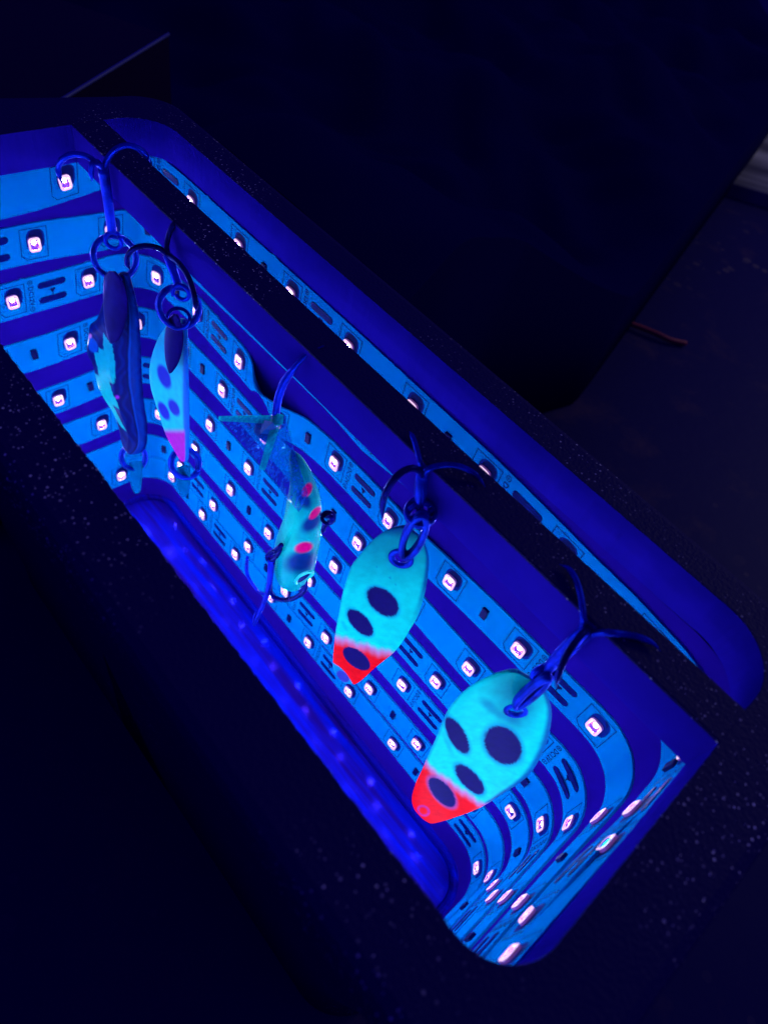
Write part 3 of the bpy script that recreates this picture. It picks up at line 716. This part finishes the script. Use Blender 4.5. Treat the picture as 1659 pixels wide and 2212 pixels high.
def col1(px, py, u, v, x):
    c = mixc((.002, .003, .09), (.0, .015, .17), .6 * (.5 + .5 * math.sin(px * .35 + 5 * math.sin(py * .031) + 2 * math.sin(py * .11))) ** 2)
    c = mixc(c, (.0, .04, .32), smooth01(.55, .8, x) * smooth01(.98, .85, x) * .5)
    c = mixc(c, (.0, .004, .06), smooth01(.50, .54, x) * smooth01(.60, .56, x) * .8)
    c = mixc(c, (.0, .05, .36), smooth01(.60, .63, x) * smooth01(.70, .66, x) * .8)
    c = mixc(c, (.0, .003, .08), smooth01(-.80, -.9, x) * .7)
    if inside(px, py, FLASH): c = mixc((.0, .38, .36), (.0, .27, .38), smooth01(860, 740, py))
    e = ell(px, py, (204, 742), 20, 12, 60); c = mixc(c, (.0, .05, .36), smooth01(1.1, .8, e))
    e = ell(px, py, (199, 724), 5, 5, 0); c = mixc(c, (.45, .15, .45), smooth01(1.2, .5, e))
    e = ell(px, py, (259, 855), 5, 4, 0); c = mixc(c, (.30, .02, .5), smooth01(1.2, .5, e))
    return c
t1 = empty('spoon_lure', fr1.o)
tag(t1, 'long dark blue spoon lure with jagged teal flash, leftmost on the crossbar', 'fishing lure', 'fishing lures hung on the crossbar')
M['foil'] = attr_mat('foil_paint', .35, Specular_IOR_Level=.01, Specular_Tint=(.05, .3, 1, 1))
parts = [spoon('spoon_blade', fr1, o1, col1, th=1.3, conc=.6, ridge=-1.3, nu=84, nv=260, matl=M['foil'])]
frc = Frame(P(248, 600, 29.6), math.radians(24), math.radians(3))
parts.append(blade(frc, [(236, 585), (224, 598), (219, 625), (220, 665), (226, 705), (236, 733), (247, 741), (258, 732), (267, 705), (272, 670), (270, 635), (262, 605), (250, 588)], M['blade']))
j1 = P(224, 362, 32.8); base1 = P(243, 500, 32.4)
b = B(); tube(b, [j1, j1.lerp(base1, .5), base1], lambda t: .95 - .15 * t, 12, 6); coil(b, P(246, 520, 32.2), 1.4, .42, (.8, -.5, .2), 1)
hk = b.build('treble_hook', [M['hook']]); parts.append(hk)
for pts in ([(224, 364, 32.8), (234, 342, 33.2), (252, 322, 34.2), (276, 314, 35.6), (300, 321, 37.2), (317, 337, 38.6), (325, 356, 39.4)],
            [(224, 364, 32.8), (207, 350, 31.2), (186, 337, 29.5), (160, 333, 28), (138, 342, 26.6), (128, 358, 26.2), (128, 375, 26), (138, 402, 26)],
            [(222, 364, 32.6), (213, 352, 31), (202, 352, 30), (198, 368, 29.6), (200, 392, 29.4)]):
    q = B(); tube(q, [P(*a) for a in pts], lambda t: .5 * (1 if t < .85 else max(.15, 1 - (t - .85) / .15)), 8, 6); o = q.build('hook_arm', [M['hook']]); o.parent = hk
b = B(); c_ = P(249, 556, 32); fw = (CAM - c_).normalized(); coil(b, c_, 3.75, .56, fw + Vector((.2, 0, .1)), 2); parts.append(b.build('split_ring', [M['ring']]))
b = B(); c_ = P(289, 988, 31.5); coil(b, c_, 2.9, .55, fw + Vector((.2, .3, .3)), 2); parts.append(b.build('tail_ring', [M['ring']]))
frt = Frame(P(294, 1005, 30.6), math.radians(10), math.radians(2))
parts.append(spoon('tail_tab', frt, [(290, 995), (280, 1000), (279, 1020), (284, 1045), (291, 1060), (298, 1066), (304, 1060), (307, 1035), (308, 1010), (303, 997)], lambda *a: (0, .12, .4), th=.7, conc=0, nu=16, nv=30, matl=M['tab']))
adopt(t1, *parts)

# --- crankbait with film wrap, hung by its tail hook
z3 = lambda pts: zz(pts, 540, 1000, 3.6875)
Y3 = 30.0
spine = [((735, 520), 14), ((752, 560), 40), ((770, 600), 62), ((805, 690), 88), ((830, 800), 112), ((845, 900), 138), ((850, 1000), 160), ((846, 1100), 172), ((836, 1200), 182), ((815, 1300), 196), ((790, 1400), 205), ((772, 1500), 202), ((757, 1600), 190), ((742, 1690), 160), ((728, 1760), 112), ((722, 1800), 50), ((720, 1812), 12)]
bm = bmesh.new(); cl = bm.loops.layers.float_color.new('paint')
sp3 = [P(*z3([c])[0], Y3) for c, r in spine]
sm = smoothpath(sp3, 8); rad = []
px_mm = lambda p: F / ((p - CAM).dot(ROT @ Vector((0, 0, -1))))
rads = [r / 3.6875 * .8525 / px_mm(p) for (c, r), p in zip(spine, sp3)]
rsm = [v.x for v in smoothpath([Vector((r, 0, 0)) for r in rads], 8)]
view = (sp3[6] - CAM).normalized(); SEG = 64; rings = []
def col3(px, py, front):
    a, b_ = (px / .8525 - 540) * 3.6875, (py / .8525 - 1000) * 3.6875
    c = (.0, .44, .42)
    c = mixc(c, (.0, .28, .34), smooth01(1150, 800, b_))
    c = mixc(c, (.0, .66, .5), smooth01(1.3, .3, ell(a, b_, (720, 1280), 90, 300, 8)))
    for cc, rx, ry, an in (((850, 975), 110, 62, 60), ((920, 1200), 120, 70, -42), ((825, 1560), 175, 115, -14)):
        e = ell(a, b_, cc, rx, ry, an); c = mixc(c, (.002, .01, .20), .95 * smooth01(1.3, .5, e))
    for cc, rx, ry, an in (((880, 890), 74, 45, -62), ((955, 1105), 78, 36, -48), ((848, 1428), 92, 52, -12)):
        e = ell(a, b_, cc, rx, ry, an); c = mixc(c, (.95, .0, .16), smooth01(1.15, .7, e))
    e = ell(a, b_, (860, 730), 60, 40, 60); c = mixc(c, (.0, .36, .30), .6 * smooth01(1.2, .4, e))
    return c
for i, (p, r) in enumerate(zip(sm, rsm)):
    t = (sm[min(i + 1, len(sm) - 1)] - sm[max(i - 1, 0)]).normalized()
    u = (view.cross(t)).normalized(); v = t.cross(u).normalized()
    ring = []
    for k in range(SEG):
        g = 2 * math.pi * k / SEG
        ring.append(bm.verts.new((p + u * r * math.cos(g) + v * r * .8 * math.sin(g)) * MM))
    rings.append(ring)
for a, c in zip(rings, rings[1:]):
    for k in range(SEG): bm.faces.new((a[k], a[(k + 1) % SEG], c[(k + 1) % SEG], c[k]))
bm.faces.new(rings[0][::-1]); bm.faces.new(rings[-1])
# finer colour: subdivide once
bmesh.ops.subdivide_edges(bm, edges=bm.edges, cuts=1, use_grid_fill=True, smooth=0)
bmesh.ops.recalc_face_normals(bm, faces=bm.faces)
for f in bm.faces:
    f.smooth = True
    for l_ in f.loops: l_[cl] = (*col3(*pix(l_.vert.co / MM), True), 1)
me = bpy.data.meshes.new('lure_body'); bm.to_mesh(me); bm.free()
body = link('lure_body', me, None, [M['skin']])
t3 = empty('crankbait', sm[40])
tag(t3, 'plump teal crankbait with pink blotches in clear film, hanging head down in the middle', 'fishing lure', 'fishing lures hung on the crossbar')
parts = [body]
Q = lambda a, y: P(*z3([a])[0], y)
# eye: raised bright ring with a slit
eo = [Q((780, 1765), Y3 - 1.5), Q((772, 1745), Y3 - 2), Q((800, 1705), Y3 - 2.6), Q((850, 1672), Y3 - 3), Q((905, 1655), Y3 - 2.8), Q((932, 1662), Y3 - 2.2), Q((915, 1690), Y3 - 2), Q((870, 1725), Y3 - 1.8), Q((820, 1760), Y3 - 1.6)]
M['eye'] = mat('bright_eye_ring', (.0, .72, .62), .3)
b = B(); tube(b, eo, .32, 8, 5); parts.append(b.build('eye', [M['eye']]))
b = B(); tube(b, [Q((800, 1750), Y3 - 2.2), Q((840, 1712), Y3 - 2.7), Q((895, 1680), Y3 - 2.6)], lambda t: .35 * math.sin(math.pi * (.1 + .8 * t)) + .05, 8, 6); o = b.build('pupil', [M['pad']]); parts.append(o)
# film: triangular wedge end, side panels lying on the body
A_, B_, C_ = Q((65, 205), 25.5), Q((670, 195), 31.0), Q((495, 712), 25.0)
def panel(pts, nm, m, th=.12, nrm=None):
    b = B(); n_ = (Vector(pts[1]) - Vector(pts[0])).cross(Vector(pts[2]) - Vector(pts[0])).normalized() * th
    k = len(pts)
    if th == 0:
        b.add(pts, [tuple(range(k))]); return b.build(nm, [m], smooth=False)
    b.add([Vector(p) + n_ for p in pts] + [Vector(p) - n_ for p in pts], [tuple(range(k)), tuple(range(k, 2 * k))[::-1]] + [(i, i + k, (i + 1) % k + k, (i + 1) % k) for i in range(k)])
    return b.build(nm, [m], smooth=False)
def sheet(rows, nm, m, wr=.15):
    b = B(); nr = len(rows); nc = 14
    for r_ in rows:
        q = smoothpath([Vector(p) for p in r_], max(2, nc // (len(r_) - 1)))
        q = [q[int(i * (len(q) - 1) / nc)] for i in range(nc + 1)]
        b.v += [tuple(p + view * random.uniform(-wr, wr)) for p in q]
    for i in range(nr - 1):
        for k in range(nc): b.f.append((i * (nc + 1) + k, i * (nc + 1) + k + 1, (i + 1) * (nc + 1) + k + 1, (i + 1) * (nc + 1) + k)); b.mi.append(0)
    return b.build(nm, [m])
parts.append(panel([A_, B_, C_], 'film_end', M['film'], 0))
for a, c, w1, w2 in ((A_, B_, .8, 1.5), (B_, C_, 1.8, 1.1)):
    n_ = (B_ - A_).cross(C_ - A_).normalized()
    if n_.dot(CAM - A_) < 0: n_ = -n_
    inw = ((A_ + B_ + C_) / 3 - (a + c) / 2); t_ = (c - a).normalized(); inw = (inw - t_ * inw.dot(t_)).normalized()
    parts.append(panel([a + n_ * .25, c + n_ * .25, c + n_ * .25 + inw * w2, a + n_ * .25 + inw * w1], 'film_fold', M['filmedge'], 0))
def lerp3(a, c, t): return a.lerp(c, t)
E1, E2, E3 = Q((778, 590), 29.5), Q((900, 960), 26.5), Q((800, 1098), 25.6)
rows_ = []
for i in range(9):
    t = i / 8
    l_ = lerp3(C_, Q((660, 930), 26), min(1, t * 1.35)) if t < .74 else lerp3(Q((660, 930), 26), E3, (t - .74) / .26)
    r_ = lerp3(B_, E1, min(1, t * 2)) if t < .5 else lerp3(E1, E2, (t - .5) / .42) if t < .92 else lerp3(E2, E3, (t - .92) / .08 * .6)
    m_ = (l_ + r_) / 2 - view * 1.2 * math.sin(math.pi * t * .9)
    rows_.append([l_, m_, r_])
parts.append(sheet(rows_, 'film_wrap', M['film']))
# crumpled tail inside the film
b = B(); tail = [Q(a, y) for a, y in (((400, 262), 28.6), ((480, 240), 29), ((560, 262), 29.2), ((600, 330), 29.2), ((560, 420), 28.6), ((490, 440), 28), ((420, 395), 27.6), ((385, 350), 27.8))]
cc = sum(tail, Vector()) / 8
b.add([p + view * random.uniform(-.8, .2) for p in tail] + [cc - view * 1.2] + [p + view * 1.4 for p in tail], [(i, (i + 1) % 8, 8) for i in range(8)] + [(i, i + 9, (i + 1) % 8 + 9, (i + 1) % 8) for i in range(8)])
M['tail'] = mat('milky_tail', (.0, .10, .42), .4, Specular_IOR_Level=.1)
parts.append(b.build('tail_tuft', [M['tail']], smooth=False))
# upper hook: over the bar edge
b = B(); tube(b, [P(598, 918, 30.2), P(597, 890, 30.6), P(603, 855, 31.2), P(616, 823, 32), P(640, 790, 33.2), P(665, 765, 34.6), P(700, 747, 36.6)], lambda t: .62 * (1 if t < .5 else 1 - .85 * (t - .5) / .5), 10, 7)
parts.append(b.build('tail_hook', [M['hook']]))
# lower treble
b = B(); tube(b, [Q((545, 1540), 25.5), Q((540, 1640), 25.2), Q((522, 1800), 25), Q((470, 1960), 24.8), Q((425, 2060), 24.6), Q((388, 2150), 24.5)], lambda t: .62 - .30 * t, 10, 7)
tube(b, [Q((400, 2020), 24.7), Q((378, 2090), 24.6), Q((372, 2150), 24.5)], .12, 6, 5)
hk = b.build('treble_hook', [M['hook']]); parts.append(hk)
q = B(); tube(q, [Q((560, 1560), 25.6), Q((540, 1700), 25.8), Q((536, 1820), 26), Q((560, 1885), 26.2), Q((620, 1912), 26.6), Q((700, 1915), 27), Q((780, 1890), 27.4), Q((845, 1840), 27.6), Q((868, 1790), 27.6), Q((880, 1735), 27.6)], lambda t: .44 if t < .85 else .44 * (1 - (t - .85) / .17), 10, 6)
tube(q, [Q((862, 1790), 27.6), Q((835, 1795), 27.5), Q((810, 1812), 27.5)], lambda t: .3 * (1 - .8 * t), 6, 4)
o = q.build('hook_arm', [M['hookdark']]); o.parent = hk
q = B(); tube(q, [Q((505, 1868), 25.1), Q((440, 1850), 26), Q((385, 1790), 27), Q((335, 1710), 27.6), Q((315, 1640), 27.8), Q((322, 1520), 27.8)], lambda t: .34 if t < .6 else .34 + .25 * math.sin(math.pi * (t - .6) / .4) * (1 - t), 8, 6)
o = q.build('hook_arm', [M['hook']]); o.parent = hk
b = B(); tube(b, [Q((640, 1405), 25), Q((575, 1460), 24.8), Q((515, 1500), 25), Q((512, 1535), 25.3), Q((545, 1548), 25.5), Q((600, 1500), 25.6), Q((628, 1440), 25.6)], .42, 8, 6); parts.append(b.build('belly_ring', [M['hookdark']]))
b = B(); tube(b, [Q((1015, 1120), 29.5), Q((1060, 1135), 29), Q((1105, 1140), 29), Q((1110, 1175), 29), Q((1070, 1200), 29), Q((1040, 1230), 29), Q((1030, 1270), 29.3)], .42, 8, 6)
coil(b, Q((1075, 1150), 29), .9, .3, view, 1); parts.append(b.build('side_ring', [M['hookdark']]))
adopt(t3, *parts)

# ------------------------------------------------------------------ ground and what lies round the box
b = B(); b.add([(-2500, -2500, -118.2), (2500, -2500, -118.2), (2500, 3500, -118.2), (-2500, 3500, -118.2)], [(0, 1, 2, 3)])
g = b.build('ground', [M['ground']], smooth=False); tag(g, kind='structure')
# black tarp, rumpled, behind the box
def fbm(x, y):
    return (math.sin(x * .021 + 1.3 * math.sin(y * .017)) * math.cos(y * .026 + .9 * math.sin(x * .019)) + .5 * math.sin(x * .057 + y * .043 + 2) * math.sin(y * .061 - x * .02) + .22 * math.sin(x * .13 + 3 * math.sin(y * .05)) * math.cos(y * .11))
EDGE = sorted([(p.y, p.x) for p in (PZ(1700, 214, -70), PZ(1659, 265, -70), PZ(1510, 460, -70), PZ(1390, 620, -70), PZ(1352, 668, -70))] + [(150, 30), (66, 60)])
def edge_x(y):
    for (a, b_), (c, d) in zip(EDGE, EDGE[1:]):
        if a <= y <= c: return b_ + (d - b_) * (y - a) / (c - a)
    return EDGE[-1][1] - (y - EDGE[-1][0]) * .30 if y > EDGE[-1][0] else EDGE[0][1]
b = B(); nx, ny = 110, 110
Pt = [(-700, 62), (60, 62), (-105, 700), (-900, 700)]
for j in range(ny + 1):
    t = j / ny; t = t ** 1.7
    lx = -420 + (-900 + 420) * t; rx = 58 + (-105 - 58) * min(1, t * 1.0)
    y = 66 + (700 - 66) * t
    rx = edge_x(y)
    for i in range(nx + 1):
        s = (i / nx); x = lx + (rx - lx) * (1 - (1 - s) ** 1.6)
        ridge = 10 * math.exp(-((y - 88) / 16) ** 2) * (1 + .35 * math.sin(x * .11) + .3 * math.sin(x * .27 + 1))
        base = -9 - 61 * smooth01(75, 240, y) - 60 * smooth01(-5, -60, x) * smooth01(240, 90, y)
        edge = smooth01(0, .012, 1 - s)
        z = max(-117.9, base + 14 * fbm(x, y) * smooth01(66, 200, y) * smooth01(0, .25, 1 - s) + ridge * .3) 
        b.v.append((x + 3 * math.sin(y * .05) * smooth01(0, .2, 1 - s), y + (1 - edge) * 0, z if edge > .5 else -117.6))
for j in range(ny):
    for i in range(nx): b.f.append((j * (nx + 1) + i, j * (nx + 1) + i + 1, (j + 1) * (nx + 1) + i + 1, (j + 1) * (nx + 1) + i)); b.mi.append(0)
tp = b.build('tarp', [M['tarp']]); tag(tp, 'rumpled black tarp spread out behind the box in the dark', 'tarp')
md = tp.modifiers.new('thickness', 'SOLIDIFY'); md.thickness = .0006
# pale weathered board, upper right
M['board'] = mat('weathered_board', (.3, .3, .34), .7)
bb = M['board'].node_tree.nodes['Principled BSDF']; m = M['board']
tc = N(m, 'ShaderNodeTexCoord'); mp = N(m, 'ShaderNodeMapping'); mp.inputs['Scale'].default_value = (5, 36, 1)
nn = N(m, 'ShaderNodeTexNoise'); nn.inputs['Scale'].default_value = 1.0; nn.inputs['Detail'].default_value = 5
cr = N(m, 'ShaderNodeValToRGB'); cr.color_ramp.elements[0].position = .38; cr.color_ramp.elements[1].position = .62
cr.color_ramp.elements[0].color = (.04, .04, .05, 1); cr.color_ramp.elements[1].color = (.42, .42, .36, 1)
L(m, tc.outputs['Object'], mp.inputs['Vector']); L(m, mp.outputs[0], nn.inputs['Vector']); L(m, nn.outputs['Fac'], cr.inputs['Fac']); L(m, cr.outputs[0], bb.inputs['Base Color'])
def slab(name, c, wd, ln, th, rot, m, n=1):
    b = B(); g = .8
    for z_, i in ((0, 0), (th - g, 0), (th, g)):
        b.v += [(-wd / 2 + i, -ln / 2 + i, z_), (wd / 2 - i, -ln / 2 + i, z_), (wd / 2 - i, ln / 2 - i, z_), (-wd / 2 + i, ln / 2 - i, z_)]
    for r_ in (0, 4):
        for k in range(4): b.f.append((r_ + k, r_ + (k + 1) % 4, r_ + 4 + (k + 1) % 4, r_ + 4 + k)); b.mi.append(0)
    b.f += [(3, 2, 1, 0), (8, 9, 10, 11)]; b.mi += [0, 0]
    o = b.build(name, [m], smooth=False); o.location = Vector(c) * MM; o.rotation_euler = (0, 0, math.radians(rot)); return o
pa, pb = PZ(1556, 392, -110), PZ(1659, 422, -110)
dr = (pb - pa).normalized(); perp = Vector((-dr.y, dr.x, 0))
if perp.y < 0: perp = -perp
cB = pa + dr * 60 + perp * 70
bd = slab('weathered_board', (cB.x, cB.y, -118), 420, 138, 9, math.degrees(math.atan2(dr.y, dr.x)), M['board'])
tag(bd, 'pale streaky weathered board lying on the ground beyond the tarp', 'board')
# red cord on the ground
M['cord'] = mat('red_cord', (.30, .008, .02), .6)
b = B(); tube(b, [PZ(1325, 684, -115), PZ(1350, 695, -115.5), PZ(1385, 708, -115.5), PZ(1420, 722, -115.5), PZ(1446, 734, -116), PZ(1480, 742, -116.5)], 1.3, 10, 8)
cdo = b.build('cord', [M['cord']]); tag(cdo, 'short piece of red cord lying on the ground at the right', 'cord')
# dark storage case, upper left
M['case'] = mat('dark_maroon_case', (.010, .0015, .035), .7, Specular_IOR_Level=.05)
M['case_edge'] = mat('worn_case_edge', (.05, .06, .22), .5)
b = B()
ea, eb = PZ(92, 245, -20), PZ(330, 98, -20)
dirE = (eb - ea).normalized(); inn = Vector((-dirE.y, dirE.x, 0))
if inn.x > 0: inn = -inn
c0, c1 = ea - dirE * 60, eb + dirE * 10
for _p in (c0, c1): _p.z = -20
top = [c0, c1, c1 + inn * 240, c0 + inn * 240]
b.v = [tuple(Vector((p.x, p.y, -20))) for p in top] + [tuple(Vector((p.x, p.y, -118))) for p in top]
b.f = [(0, 1, 2, 3), (7, 6, 5, 4)] + [(i, i + 4, (i + 1) % 4 + 4, (i + 1) % 4) for i in range(4)]; b.mi = [0] * 6
case = b.build('storage_case', [M['case']], smooth=False)
b = B(); tube(b, [c0 + Vector((0, 0, .3)), ea.lerp(eb, .5) + Vector((0, 0, .3)), c1 + Vector((0, 0, .3))], .5, 8, 8)
eo_ = b.build('case_trim', [M['case_edge']]); eo_.parent = case
tag(case, 'dark maroon storage case with a thin pale edge beyond the left end of the box', 'case')

S.cycles.use_light_tree = True
S.cycles.max_bounces = 8
